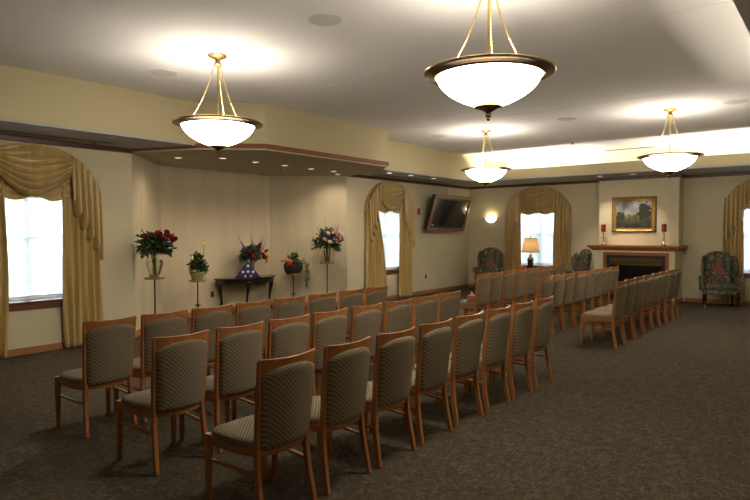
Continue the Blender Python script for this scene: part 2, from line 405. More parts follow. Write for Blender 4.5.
# ---------------------------------------------------------------- windows, shades, draperies
def window(idx, c, side, desc, lbl_ins=(0, 0), inn=(.4, .4)):
    def P(a, b, z): return (c+a, W-b, z) if side == 'L' else (FW-b, c-a, z)
    def bx(m, a0, a1, b0, b1, z0, z1):
        p, q = P(a0, b0, z0), P(a1, b1, z1)
        m.box(min(p[0], q[0]), max(p[0], q[0]), min(p[1], q[1]), max(p[1], q[1]), z0, z1)
    hw, z0, sp, rs = OP['hw'], OP['z0'], OP['spring'], OP['rise']
    fr = MB(); f = .045
    for a in (-hw, hw-f): bx(fr, a, a+f, -.24, -.18, z0, sp)
    bx(fr, -hw+f, hw-f, -.24, -.18, z0, z0+.05)
    bx(fr, -.03, .03, -.24, -.18, z0+.05, sp); bx(fr, -hw+f, hw-f, -.24, -.18, sp-.04, sp+.03)
    for sgn in (-1, 1):
        for k in range(1, 5):
            z = z0+.05+(sp-.04-z0-.05)*k/5
            lo, hi = sorted((sgn*.045, sgn*(hw-f)))
            bx(fr, lo, hi, -.215, -.205, z-.009, z+.009)
            if k == 3: bx(fr, lo, hi, -.23, -.19, z-.02, z+.02)
        a = sgn*(hw-f+.045)/2; bx(fr, a-.008, a+.008, -.215, -.205, z0+.05, sp-.04)
    n = 20
    fr.loft([[P(r*hw*math.cos(t), b, sp+r2*math.sin(t)) for r, r2, b in ((1, rs, -.24), (1-f/hw, rs-f, -.24), (1-f/hw, rs-f, -.18), (1, rs, -.18))] for t in [PI*i/n for i in range(n+1)]])
    wn = struct(fr.build('window_%d' % idx, VINYL))
    g = MB(); bx(g, -hw+f, hw-f, -.212, -.210, z0+.05, sp-.04)
    g.build('glass_pane', PANE, wn)
    g = MB(); g.add([P(0, -.211, sp+.03)]+[P((hw-f)*math.cos(PI*i/n), -.211, sp+(rs-f)*math.sin(PI*i/n)+.001) for i in range(n+1)], [(0, i+1, i+2) for i in range(n)])
    g.build('arched_pane', PANE, wn)
    s = MB(); bx(s, -hw-.05, hw+.05, -.18, .05, z0-.005, z0+.02); s.build('window_sill', LINER, wn, bevel=.006)
    s = MB(); bx(s, -hw-.02, hw+.02, .0, .022, z0-.09, z0-.005); s.build('apron', LINER, wn, bevel=.004)
    # pleated shade inside the reveal
    s = MB(); n = 90; zt, zb = sp+.02, z0+.085
    s.grid(lambda u, v: P(-hw+.012+(2*hw-.024)*u, -.085+.0025*(1 if int(round(v*n)) % 2 else -1), zt+(zb-zt)*v), 1, n)
    sh = s.build('pleated_shade', SHADE)
    tag(sh, 'white pleated shade drawn down in ' + desc, 'window shade', 'pleated window shades')
    s = MB(); bx(s, -hw+.012, hw-.012, -.098, -.072, zb-.022, zb); s.build('bottom_rail', VINYL, sh)
    # drapery
    e = empty('arched_drapery', P(0, 0, 0), 0, 'gold satin swag drapery with side panels on ' + desc, 'curtain', 'gold draperies at the arched windows')
    def Q(a, b, z): q = P(a, b, z); o = P(0, 0, 0); return (q[0]-o[0], q[1]-o[1], q[2])
    H, ZA, RR = .90, 2.08, .745
    m = MB()     # board behind the swag, following the arch
    m.loft([[Q((H-.0)*math.cos(t), .005, ZA+RR*math.sin(t)), Q((H-.03)*math.cos(t), .005, ZA+(RR-.03)*math.sin(t)),
             Q((H-.03)*math.cos(t), .09, ZA+(RR-.03)*math.sin(t)), Q(H*math.cos(t), .09, ZA+RR*math.sin(t))] for t in [PI*i/32 for i in range(33)]])
    m.build('valance_board', CURT, e, smooth=40)
    def arc(a): return ZA+RR*math.sqrt(max(0, 1-(a/H)**2))
    def swag(u, v):
        t = 2*u-1; a = t*.50
        zend = 2.70-.24*v; zc = arc(0)-.01-(arc(0)-2.10)*v**.85
        top = arc(a)-.01; k = (1-v)**4
        z = zend+(zc-zend)*(1-abs(t)**1.7)
        z = top*k+z*(1-k)
        nf = v*7.5+.25*math.sin(2.2*t)
        fold = .068*(abs(math.sin(PI*nf))**.8)*(.25+.75*min(1, v*3))*(1-.35*t*t)+.008*math.sin(v*37+t*5)
        return Q(a, .095+.05*math.sin(PI*min(1, v*.9))*(1-.8*t*t)+fold, z-.012*math.cos(2*PI*nf))
    MB().grid(swag, 44, 130).build('swag', CURT, e, smooth=80, solid=.004)
    def under(u, v):                        # plain gathered under-swag each side
        a = (2*u-1)*.72; zt = arc(a)-.03; zb = 2.09+.03*math.cos(a*13)
        z = min(zt, 2.44)+(zb-min(zt, 2.44))*v
        return Q(a, .055+.03*abs(math.cos(v*9+abs(a)*2)), z)
    MB().grid(under, 60, 24).build('under_swag', CURT, e, smooth=80, solid=.004)
    for sgn in (-1, 1):
        def casc(u, v, sgn=sgn):
            # u: 0 inner .. 1 outer, folded into five overlapping tails
            k = u*5; ph = 2*PI*k
            a = min(.47+.42*(u+.045*math.sin(ph)), .893); a = max(a, .46)
            zt = arc(a)-.006; zb = 2.12-.82*u**.85-.085*math.cos(ph+.9)
            if u > .88: zt = min(zt, arc(.86))
            return Q(sgn*a, .125+.045*math.sin(ph+.9)*(.4+.9*v), zt+(zb-zt)*v)
        MB().grid(casc, 80, 24).build('cascade', CURT, e, smooth=70, solid=.004)
        ins = lbl_ins[0 if sgn < 0 else 1]; i0 = inn[0 if sgn < 0 else 1]
        def pan(u, v, sgn=sgn, ins=ins, i0=i0):
            inner = i0-.02*math.sin(PI*v)-ins*v; outer = .885+.03*v
            a = inner+(outer-inner)*u
            amp = .030+.018*math.sin(PI*v)
            return Q(sgn*(a+.006*math.sin(v*7+u*9)), .052+amp*(.5+.5*math.sin(u*2*PI*5.5+.7*math.sin(v*3)))+.008*math.sin(u*47+v*5), 2.35-(2.35-.012)*v)
        MB().grid(pan, 88, 30).build('drape_panel', CURT, e, smooth=80, solid=.004)
window(1, WC1, 'L', 'the leftmost window, left of the alcove', (0, 0), (.36, .36))
window(2, WC2, 'L', 'the window between alcove and television', (.42, 0), (.51, .35))
window(3, WC3, 'F', 'the far wall window behind the table lamp', (0, 0), (.47, .47))
window(4, WC4, 'F', 'the window right of the fireplace', (0, 0), (.52, .50))

# ---------------------------------------------------------------- pendants
def make_pendant():
    e = empty('bowl_pendant', (0, 0, 0), 0, 'x', 'ceiling light', 'brass and glass bowl pendants')
    R = .47; zr = 2.835
    T_ = [1.45*i/16 for i in range(17)]
    MB().lathe([((.380*math.cos(t)**1.5 if t else .380), 2.795-.248*math.sin(t)) for t in T_][::-1]+[(.372, 2.796)], seg=64).build('glass_bowl', BOWL, e, smooth=60)
    MB().lathe([(.372*math.cos(t)**1.5, 2.796-.238*math.sin(t)) for t in T_], seg=64).build('bowl_lining', BOWLIN, e, smooth=60)
    rim = [(.374, 2.790), (.384, 2.772), (.396, 2.770), (.406, 2.780), (.418, 2.780), (.432, 2.790), (.458, 2.790), (.472, 2.796), (.475, 2.806), (.455, 2.812), (.42, 2.806), (.385, 2.806), (.374, 2.802), (.374, 2.790)]
    r = MB().lathe(rim, seg=56).build('rim', BRASSD, e, smooth=50)
    MB().lathe([(.468, 2.794), (.477, 2.797), (.479, 2.805), (.470, 2.812), (.462, 2.810)], seg=56).build('rim_bead', GOLDP, r, smooth=60)
    MB().lathe([(0, 2.575), (.06, 2.575), (.10, 2.568), (.105, 2.555), (.07, 2.545), (.04, 2.53), (.022, 2.52), (.018, 2.505), (.022, 2.495), (.02, 2.485), (.01, 2.478), (.013, 2.468), (.009, 2.458), (0, 2.455)], seg=24).build('finial', BRASSD, e, smooth=50)
    MB().lathe([(0, ZC), (.098, ZC), (.1, ZC-.012), (.08, ZC-.025), (.045, ZC-.032), (.03, ZC-.05), (.028, ZC-.075), (.04, ZC-.085), (.045, ZC-.10), (.035, ZC-.11), (.015, ZC-.12), (0, ZC-.12)], seg=28).build('canopy', BRASSC, e, smooth=50)
    MB().lathe([(.382, 2.786), (.388, 2.770), (.396, 2.768), (.404, 2.780)], seg=56).build('inner_bead', GOLDP, r, smooth=60)
    MB().tube([(0, 0, ZC-.11), (0, 0, 2.56)], .009).build('stem', GOLDP, e, smooth=60)
    for k in range(3):
        a = 2*PI*k/3+.35; cm = MB(); n = 26
        p0 = Vector((.04*math.cos(a), .04*math.sin(a), ZC-.10)); p1 = Vector((.30*math.cos(a), .30*math.sin(a), 2.810))
        for i in range(n):
            q0 = p0.lerp(p1, i/n); q1 = p0.lerp(p1, (i+1)/n); sag = lambda t: -.035*math.sin(PI*t)
            o0 = Vector((math.cos(a)*sag(i/n), math.sin(a)*sag(i/n), 0)); o1 = Vector((math.cos(a)*sag((i+1)/n), math.sin(a)*sag((i+1)/n), 0))
            q0 += o0; q1 += o1; d = (q1-q0)
            cm.tube([q0-d*.08, q0+d*.25, q0+d*.75, q1+d*.08], [.003, .0075, .0075, .003], 6)
        cm.build('chain', GOLDP, e, smooth=60)
    light('bulb', 'POINT', (0, 0, 2.89), 15, (1, .91, .80), .06, e)
    return e
pend = make_pendant()
P_LBL = {(3.957, 2.09): 'large bowl pendant closest to the camera, cut by the picture top',
         (3.965, 5.32): 'bowl pendant hanging in front of the alcove, leftmost of all',
         (10.105, 5.385): 'smallest bowl pendant, hanging in front of the television corner',
         (10.13, 2.205): 'bowl pendant hanging in front of the fireplace, rightmost of all'}
for i, ((x, y), l) in enumerate(P_LBL.items()):
    o = pend if i == 0 else copy_tree(pend)
    o.location = (x, y, 0); o['label'] = l; o.rotation_euler.z = .3*i

# cove lamps behind the far lip
for i, (y0, y1) in enumerate(((4.85, 7.35), (.9, 3.1))):
    t = MB().tube([(13.86, y0, 3.0), (13.86, y1, 3.0)], .018).build('cove_tube', TUBE, smooth=60)
    tag(t, ('fluorescent tube' if i == 0 else 'short fluorescent tube')+' hidden in the far cove, '+('television side' if i == 0 else 'right of the fireplace'), 'cove light', 'far cove tubes')

t = MB().tube([(4.2, .12, 3.0), (8.6, .12, 3.0)], .018).build('cove_tube', TUBER, smooth=60)
tag(t, 'long fluorescent tube hidden in the cove above the right aisle', 'cove light', 'right cove tubes')

# ---------------------------------------------------------------- recessed lights, speakers, vents
def downlight(x, y, z, lens, label, r=.062, power=0, group='recessed downlights', tilt=None, spot=1.3, col=(1, .86, .68)):
    t = MB().lathe([(r*1.25, 0), (r*1.28, -.006), (r*1.02, -.008), (r, 0)], seg=24).build('recessed_downlight', SOFF if lens is LENSD else WHITE, smooth=40, loc=(x, y, z))
    MB().lathe([(0, -.004), (r*1.0, -.003)], seg=24).build('lens', lens, t)
    tag(t, label, 'downlight', group)
    if power: light('lamp', 'SPOT', (0, 0, -.03), power, col, .04, t, tilt, spot)
    return t
for i, (x, l) in enumerate(((2.45, 'unlit grey downlight in left soffit, nearest the picture edge'), (3.22, 'unlit grey downlight in left soffit above the leftmost window'), (4.03, 'unlit grey downlight in left soffit beside the alcove corner'))):
    downlight(x, 7.72, ZS, LENSD, l, .07, group='left soffit downlights')
for x, l in ((10.25, 'soffit downlight just right of the alcove bulkhead'), (11.05, 'soffit downlight over the curtained window by the alcove'), (12.0, 'soffit downlight nearest the television')):
    downlight(x, 7.78, ZS, LENSW, l, .06, 0, 'left soffit downlights')
for (x, y), l in zip([(5.58, 8.55), (6.08, 8.05), (6.78, 8.06), (7.48, 8.08), (8.2, 8.12), (8.84, 8.12), (9.32, 8.45)],
                     ['leftmost', 'second from the left', 'third from the left', 'middle', 'third from the right', 'second from the right', 'rightmost']):
    downlight(x, y, 2.845, LENS, 'lit downlight in the alcove ceiling, '+l+' of the seven', .055, 8 if 'most' in l else 16, 'alcove ceiling downlights', spot=2.7)
for y, l in ((4.50, 'left'), (3.78, 'right')):
    downlight(13.95, y, ZS, LENS, 'lit downlight over the mantel, the '+l+' one of the pair', .06, 26, 'fireplace downlights', tilt=(0, -.38, 0), spot=1.2)
for x, y, l in ((3.91, 3.69, 'left of the nearest pendant, the largest one'), (4.0, 6.4, 'beside the alcove pendant, near the left bulkhead'), (10.17, 1.34, 'at the picture right edge'), (9.91, 3.76, 'between the two far pendants'), (10.05, 6.4, 'near the left bulkhead, beside the smallest pendant')):
    s = MB().lathe([(0, -.006), (.12, -.006), (.135, -.010), (.15, -.004), (.152, 0)], seg=32).build('ceiling_speaker', SPK, smooth=40, loc=(x, y, ZC))
    tag(s, 'round flush ceiling speaker '+l, 'ceiling speaker', 'ceiling speakers')
tag(MB().box(14.37, 14.43, 3.45, 5.1, ZC-.01, ZC+.002).build('slot_diffuser', SLOT), 'long dark slot air diffuser in the ceiling over the fireplace', 'air vent')
tag(MB().box(.5, 4.3, 8.16, 8.22, ZS-.006, ZS+.01).build('slot_diffuser', SLOT), 'dark slot air diffuser in soffit above the leftmost window', 'air vent')
tag(MB().box(10.2, 12.6, 8.16, 8.22, ZS-.006, ZS+.01).build('slot_diffuser', SLOT), 'dark slot air diffuser in soffit between alcove and television', 'air vent')
for x, y, z, l in ((4.1, 8.35, ZS, 'small sprinkler head in left soffit beside the alcove'), (12.6, 4.65, ZC, 'small sprinkler head in ceiling between the two far pendants'), (7.75, 8.5, 2.845, 'small sprinkler head in the alcove ceiling')):
    tag(MB().lathe([(0, -.045), (.02, -.045), (.02, -.04), (.01, -.035), (.01, -.008), (.025, -.004), (.025, .01)], seg=12).build('sprinkler_head', BLKM, loc=(x, y, z)), l, 'sprinkler', 'sprinkler heads')

# ---------------------------------------------------------------- chairs
def make_chair():
    e = empty('side_chair', (0, 0, 0), 0, 'x', 'chair')
    yb = lambda z: .068-.058*((z-.4)/.53 if z > .4 else 0)-(.060*((.4-z)/.4)**1.6 if z < .4 else 0)
    hwz = lambda z: .188+.025*((z-.4)/.53) if z > .4 else .188+.018*(.4-z)/.4
    for s in (-1, 1):
        zs = [0, .1, .2, .3, .4, .5, .65, .8, .93]
        MB().tube([(s*hwz(z), yb(z), z) for z in zs], [(.0125, .015)]*1+[(.0145, .018)]*3+[(.015, .020)]+[(.014, .018)]*2+[(.0125, .014), (.012, .012)], sq=True).build('rear_leg', WOOD, e, bevel=.003)
        MB().tube([(s*.218, .485, 0), (s*.218, .482, .3), (s*.216, .478, .43)], [(.014, .014), (.018, .018), (.019, .020)], sq=True).build('front_leg', WOOD, e, bevel=.003)
        MB().tube([(s*.218, .47, .275), (s*.204, .28, .268), (s*.192, .075, .262)], [(.0115, .0085)]*3, sq=True).build('stretcher', WOOD, e, bevel=.003)
    # seat frame, one swept ring with a sagging side and a bowed rear
    fr = MB(); path = []
    for i in range(9): t = i/8; path.append((-.217+.027*t, .478-.40*t, -.012*math.sin(PI*t)))
    for i in range(1, 12): t = i/12; path.append((-.19+.38*t, .078-.045*math.sin(PI*t), -.004*math.sin(PI*t)))
    for i in range(9): t = i/8; path.append((.19+.027*t, .078+.40*t, -.012*math.sin(PI*(1-t))))
    for i in range(1, 8): t = i/8; path.append((.217-.434*t, .478+.02*math.sin(PI*t), 0))
    n = len(path); rings = []
    for i in range(n):
        p = Vector(path[i]); d = Vector(path[(i+1) % n])-Vector(path[i-1]); d.z = 0; d.normalize(); nn = Vector((-d.y, d.x, 0))*.011
        rings.append([(p.x+nn.x, p.y+nn.y, .372+p.z), (p.x-nn.x, p.y-nn.y, .372+p.z), (p.x-nn.x, p.y-nn.y, .424+p.z), (p.x+nn.x, p.y+nn.y, .424+p.z)])
    rings.append(rings[0]); fr.loft(rings, cap=False); fr.build('seat_frame', WOOD, e, bevel=.003)
    # seat cushion
    sm = MB(); nu, nv = 24, 24
    def outline(th, k):
        c, s_ = math.cos(th), math.sin(th); x = math.copysign(abs(c)**.35, c); y = math.copysign(abs(s_)**.35, s_)
        yy = .278+.218*y*k; hw = .203+.026*(yy-.06)/.43
        xx = hw*x*k
        if y < 0: yy -= .03*(1-x*x)*abs(y)*k
        return xx, yy
    rr = []
    for k, dz in ((.90, .40), (.985, .408), (1.0, .428), (.985, .447), (.93, .460), (.80, .470), (.55, .478), (.25, .481), (.02, .482)):
        ring = []
        for i in range(40):
            x, y = outline(2*PI*i/40, k); sag = -.012*math.sin(PI*min(1, max(0, (y-.08)/.4)))*min(1, abs(x)/.2)
            ring.append((x, y, dz+sag))
        rr.append(ring)
    sm.loft(rr); sm.build('seat', FAB, e, smooth=60)
    # upholstered back
    def ztop(u): return .840+.052*(1-abs(u)**2.8)
    def pt(u, v, side):
        zt = ztop(u); z = .405+(zt-.405)*v; hw = hwz(z)-.001
        m = (1-abs(u)**16)*(1-abs(2*v-1)**20)
        y = yb(z)-.042*(1-u*u)+side*(.008+.020*m)-.006
        return (u*hw, y, z)
    bm_ = MB(); NU, NV = 22, 22
    us = [math.sin(PI*(i/NU-.5)) for i in range(NU+1)]; vs = [.5+.5*math.sin(PI*(j/NV-.5)) for j in range(NV+1)]
    ring_v = []
    for side in (-1, 1): bm_.add([pt(u, v, side) for v in vs for u in us], [(j*(NU+1)+i, j*(NU+1)+i+1, (j+1)*(NU+1)+i+1, (j+1)*(NU+1)+i) for j in range(NV) for i in range(NU)])
    off = (NU+1)*(NV+1); rim = [i for i in range(NU+1)]+[j*(NU+1)+NU for j in range(1, NV+1)]+[NV*(NU+1)+i for i in range(NU-1, -1, -1)]+[j*(NU+1) for j in range(NV-1, 0, -1)]
    bm_.f += [(rim[i], rim[(i+1) % len(rim)], rim[(i+1) % len(rim)]+off, rim[i]+off) for i in range(len(rim))]
    bm_.build('back_pad', FAB, e, smooth=50)
    cr = MB(); rings = []
    for i in range(21):
        u = -1+i/10; zl = ztop(u*.97)-.015; zh = .932+.006*u*u; hwl = .205; hwh = .216
        yl = yb(zl)-.042*(1-u*u); yh = yb(zh)-.045*(1-u*u); t = .011
        rings.append([(u*hwl, yl-t, zl), (u*hwl, yl+t, zl), (u*hwh, yh+t, zh), (u*hwh, yh-t, zh)])
    cr.loft(rings); cr.build('crest_rail', WOOD, e, smooth=30, bevel=.003)
    return e
chair = make_chair()
ORD = ['first', 'second', 'third', 'fourth', 'fifth', 'sixth', 'seventh', 'eighth']
ROWS = [('near left block, row closest to the camera', 2.14, .529, 2.52), ('near left block, middle row', 2.16, .510, 3.61),
        ('near left block, row closest to the alcove', 2.21, .503, 4.71), ('far block, row closest to the left wall', 8.58, .489, 4.71),
        ('far block, middle row', 8.58, .483, 3.61), ('far block, right-hand row on the aisle', 8.50, .503, 2.50)]
first = True
for ri, (nm, x0, dx, y0) in enumerate(ROWS):
    for k in range(8):
        o = chair if first else copy_tree(chair); first = False
        j = random.uniform(-.008, .008)
        o.location = (x0+.217+dx*k, y0+j, 0); o.rotation_euler.z = random.uniform(-.015, .015) if ri < 3 else random.uniform(-.004, .004)
        extra = ' with orange tissue box on it' if (ri == 3 and k == 0) else ''
        o['label'] = 'cherry wood side chair, ' + ORD[k] + ' from left in ' + nm + extra
        if extra: o['label'] = 'cherry wood side chair carrying the orange tissue box, left end of its row'
        o['group'] = 'side chairs in the ' + nm

# ---------------------------------------------------------------- flower stands and flowers
CAMP = (0, 0, 1.65); YAW, PIT, ROLL, FPX = math.radians(38.61), math.radians(1.866), math.radians(-.11), 593.1
def cam_axes():
    F = Vector((math.cos(PIT)*math.cos(YAW), math.cos(PIT)*math.sin(YAW), -math.sin(PIT)))
    R = Vector((math.sin(YAW), -math.cos(YAW), 0)); U = R.cross(F)
    return R*math.cos(ROLL)+U*math.sin(ROLL), -R*math.sin(ROLL)+U*math.cos(ROLL), F

def leaf(m, p, t, L):
    s = t.cross(Vector((random.uniform(-1, 1), random.uniform(-1, 1), 1))).normalized(); nrm = s.cross(t); w = L*.27
    b = p+t*L*.5+nrm*L*.06; c = p+t*L-nrm*L*.12
    m.add([p, b+s*w, c, b-s*w, b-nrm*w*.35], [(0, 1, 4), (1, 2, 4), (2, 3, 4), (3, 0, 4)])
def leaves(m, n, cx, cy, cz, rx, rz, size, up=.4):
    """leafy sprays radiating from the heart of the arrangement"""
    for _ in range(max(1, n//9)):
        th = random.uniform(0, 2*PI); ph = math.acos(random.uniform(-.55, 1)); reach = random.uniform(.55, 1.12)
        d = Vector((math.sin(ph)*math.cos(th), math.sin(ph)*math.sin(th), math.cos(ph)))
        for k in range(9):
            r = reach*(.15+.85*(k/8)**.8); p = Vector((cx+d.x*rx*r, cy+d.y*rx*r, cz+d.z*rz*r-.03*(1-abs(d.z))*r*r))
            t = (d*.8+Vector((random.uniform(-.8, .8), random.uniform(-.8, .8), random.uniform(-.6, .7)))).normalized()
            leaf(m, p, t, size*random.uniform(.7, 1.25)*(1.1-.3*r))
def bloom_mesh(r, petals=(5, 7, 9)):
    m = MB()
    for ring, n in enumerate(petals):
        rr = r*(.35+.33*ring); h = r*(.75-.25*ring)
        for k in range(n):
            a = 2*PI*k/n+ring*.5; ca, sa = math.cos(a), math.sin(a); w = rr*1.25*PI/n*1.3
            def q(rad, z, off): return (rad*ca-off*sa, rad*sa+off*ca, z)
            m.add([q(rr*.2, -r*.4, -w*.3), q(rr*.2, -r*.4, w*.3), q(rr*.95, h*.2, w), q(rr*.95, h*.2, -w), q(rr*1.0, h*.8+.1*r, w*.7), q(rr*1.0, h*.8+.1*r, -w*.7), q(rr*1.12, h+.05*r, 0)],
                  [(0, 1, 2, 3), (3, 2, 4, 5), (5, 4, 6)])
    m.lathe([(0, r*.75), (r*.22, r*.65), (r*.3, r*.3), (r*.2, -r*.3), (0, -r*.4)], seg=8)
    return m
def bloom(parent, name, mt, r, loc, tilt=(0, 0, 0)):
    o = bloom_mesh(r).build(name, mt, parent, smooth=60); o.location = loc; o.rotation_euler = tilt; return o
def face(dx, dz): return (PI*.28+random.uniform(-.3, .3), random.uniform(-.3, .3), random.uniform(0, 6))   # tipped towards the room
def spike(parent, mt, p0, p1, r, name='delphinium_spike'):
    m = MB(); p0, p1 = Vector(p0), Vector(p1); m.tube([p0, p1], [.004, .002], 5); n = 34
    for i in range(n):
        t = i/n; c = p0.lerp(p1, .25+.75*t); rr = r*(1-.7*t); a = i*2.4
        d = Vector((math.cos(a), math.sin(a), .2))*rr
        m.lathe([(0, -.35*rr), (rr*.55, -.1*rr), (rr*.6, .25*rr), (0, .1*rr)], tuple(c+d*.8), 6)
    return m.build(name, mt, parent, smooth=60)
def stems(m, n, base, r0, top, r1):
    for _ in range(n):
        a = random.uniform(0, 2*PI); b = random.uniform(0, 2*PI); q = random.random()
        m.tube([(r0*q*math.cos(a), r0*q*math.sin(a), base), (r0*.9*math.cos(b)*q, r0*.9*math.sin(b)*q, (base+top)*.6), (r1*q*math.cos(b), r1*q*math.sin(b), top)], [.004, .0035, .002], 5)

def stand(x, y, h, label):
    e = empty('plant_stand', (x, y, 0), 0, label, 'plant stand', 'flower stands in the alcove')
    MB().lathe([(0, h-.022), (.15, h-.022), (.158, h-.012), (.155, h), (0, h)], seg=32).build('tray_top', TRAYW, e, smooth=40)
    MB().tube([(0, 0, h-.02), (0, 0, .22)], .012).build('pole', BLKM, e, smooth=60)
    MB().lathe([(.012, .34), (.02, .32), (.02, .29), (.012, .27)], seg=12).build('collar', BLKM, e, smooth=60)
    for k in range(4):
        a = k*PI/2+PI/4+.65; m = MB(); pts = []
        for i in range(9): t = i/8; r = .012+.17*t**1.5; pts.append((r*math.cos(a), r*math.sin(a), .24*(1-t)**1.3+.008))
        m.tube(pts, .007, 6)
        sp = [( (.012+.03-.03*math.cos(t)*(1-t/9))*math.cos(a), (.012+.03-.03*math.cos(t)*(1-t/9))*math.sin(a), .30+.028*math.sin(t)*(1-t/9)) for t in [i*.5 for i in range(12)]]
        m.tube(sp, .0045, 5); m.build('leg', BLKM, e, smooth=60)
    return e
S1, S2, S3, S4 = (5.01, 8.35, .935), (6.37, 9.2, .76), (8.74, 9.2, .745), (9.17, 8.62, .98)
stand(*S1[:3], 'tall iron plant stand under the red roses, leftmost of four')
stand(*S2[:3], 'short iron plant stand under the green potted plant')
stand(*S3[:3], 'short iron plant stand under the dark basket, right of the table')
stand(*S4[:3], 'tall iron plant stand under the pink bouquet, rightmost of four')
# red roses in a clear vase
e = empty('rose_bouquet', S1, 0, 'bouquet of dark red roses in a clear glass vase, leftmost arrangement', 'flower arrangement', 'floral tributes')
v = MB().lathe([(0, .006), (.06, .006), (.075, .03), (.105, .13), (.128, .22), (.118, .265), (.124, .275)], seg=36).build('vase', VASE, e, smooth=60)
m = MB(); stems(m, 18, .02, .06, .5, .16); m.build('stems', STEM, e, smooth=60)
m = MB(); leaves(m, 900, 0, -.02, .49, .26, .25, .10); m.build('foliage', LEAF, e)
for dx, dz in ((-.06, .23), (.10, .20), (.16, .17), (.20, .10), (.06, .13), (.22, .18), (-.24, .18), (.12, .24), (.0, .2), (.26, .12)):
    p = (dx*.9, -.17-dx*.1, .48+dz*.9); bloom(e, 'rose_bloom', ROSE, .043, p, face(dx, dz))
# green pot plant with a pale lily bud
e = empty('potted_plant', S2, 0, 'leafy dark green plant in a pale green pot on the short stand', 'potted plant', 'floral tributes')
MB().lathe([(0, .002), (.095, .002), (.105, .02), (.13, .12), (.142, .125), (.143, .155), (.13, .155), (.12, .14), (0, .135)], seg=32).build('pot', POT, e, smooth=40)
m = MB(); leaves(m, 560, 0, 0, .27, .17, .22, .085); leaves(m, 60, .02, 0, .4, .08, .14, .07); m.build('foliage', LEAF, e)
m = MB(); m.tube([(.05, -.05, .2), (.09, -.06, .45), (.10, -.07, .62)], .004, 5); m.build('stem', STEM, e)
MB().lathe([(0, 0), (.018, .02), (.02, .05), (.006, .1), (0, .105)], (.10, -.07, .60), 10).build('lily_bud', YELLOW, e, smooth=60)
MB().lathe([(0, 0), (.02, .02), (.022, .05), (.006, .09), (0, .095)], (-.16, -.08, .36), 10).build('lily_bud', CREAMF, e, smooth=60)
# dark basket with coral flowers and a trailing vine
e = empty('flower_basket', S3, 0, 'dark woven basket with coral flowers and trailing variegated ivy', 'flower arrangement', 'floral tributes')
MB().lathe([(0, .003), (.13, .003), (.165, .04), (.185, .12), (.19, .20), (.18, .215), (.172, .20), (.165, .12), (0, .10)], seg=36, sx=1.3, sy=.75).build('basket', BASKET, e, smooth=50)
m = MB()
for k in range(0, 13):
    t = PI*k/12
m.tube([(.23*math.cos(PI*k/14), 0, .2+.11*math.sin(PI*k/14)) for k in range(15)], .011, 6); m.build('handle', BASKET, e, smooth=60)
m = MB(); leaves(m, 190, .0, 0, .26, .19, .17, .09); m.build('foliage', LEAF, e)
m = MB(); leaves(m, 110, -.02, -.02, .30, .12, .14, .085); m.build('light_foliage', LEAFL, e)
m = MB(); leaves(m, 60, .22, -.1, .22, .10, .13, .05)
for k in range(34): leaves(m, 2, .29+.03*math.sin(k), -.12, .2-.014*k*1.1, .03, .02, .045)
m.tube([(.12, -.08, .24), (.27, -.12, .2), (.30, -.12, .0), (.30, -.12, -.25)], .003, 5); m.build('trailing_ivy', LEAFL, e)
for dx, dz in ((-.17, .22), (-.12, .25), (-.09, .20), (-.14, .18), (-.19, .27), (-.06, .24)):
    bloom(e, 'coral_bloom', ORANGE, .042, (dx-.11, -.14, dz+.02), face(dx, dz))
# pink and blue bouquet
e = empty('pink_bouquet', S4, 0, 'tall bouquet of pink, peach and blue flowers in a narrow vase', 'flower arrangement', 'floral tributes')
MB().lathe([(0, .004), (.05, .004), (.055, .05), (.07, .2), (.082, .27)], seg=28).build('vase', VASE, e, smooth=60)
m = MB(); stems(m, 22, .02, .042, .5, .12); m.build('stems', STEM, e, smooth=60)
m = MB(); leaves(m, 1000, -.04, -.02, .44, .31, .25, .10); leaves(m, 60, .24, -.05, .32, .08, .16, .07)
for a in (-.32, .3, -.1): m.tube([(0, 0, .4), (a*.6, -.02, .62), (a, -.03, .74)], .003, 5)
m.build('foliage', LEAF, e)
for mt, nm, pts in ((PINK, 'pink_bloom', ((.02, .42), (-.23, .46), (.26, .46), (.13, .55), (-.02, .61))), (CREAMF, 'cream_bloom', ((.17, .46), (.22, .56), (-.12, .40), (-.16, .58)))):
    for k, (dx, z) in enumerate(pts): bloom(e, nm, mt, .075 if k == 0 else .055, (dx*1.1-.03, -.27+abs(dx)*.3, z+.03), face(0, 0))
for a, z0, z1 in ((-.24, .50, .72), (-.18, .5, .66), (.02, .48, .78), (.20, .55, .82), (.06, .5, .70)):
    spike(e, BLUE, (a*.5, -.12, z0-.1), (a*1.1, -.14, z1), .026)
for a, z1 in ((-.08, .95), (.28, .84), (-.33, .75)): spike(e, LEAFL, (a*.4, 0, .5), (a, -.02, z1), .014, 'green_spray')

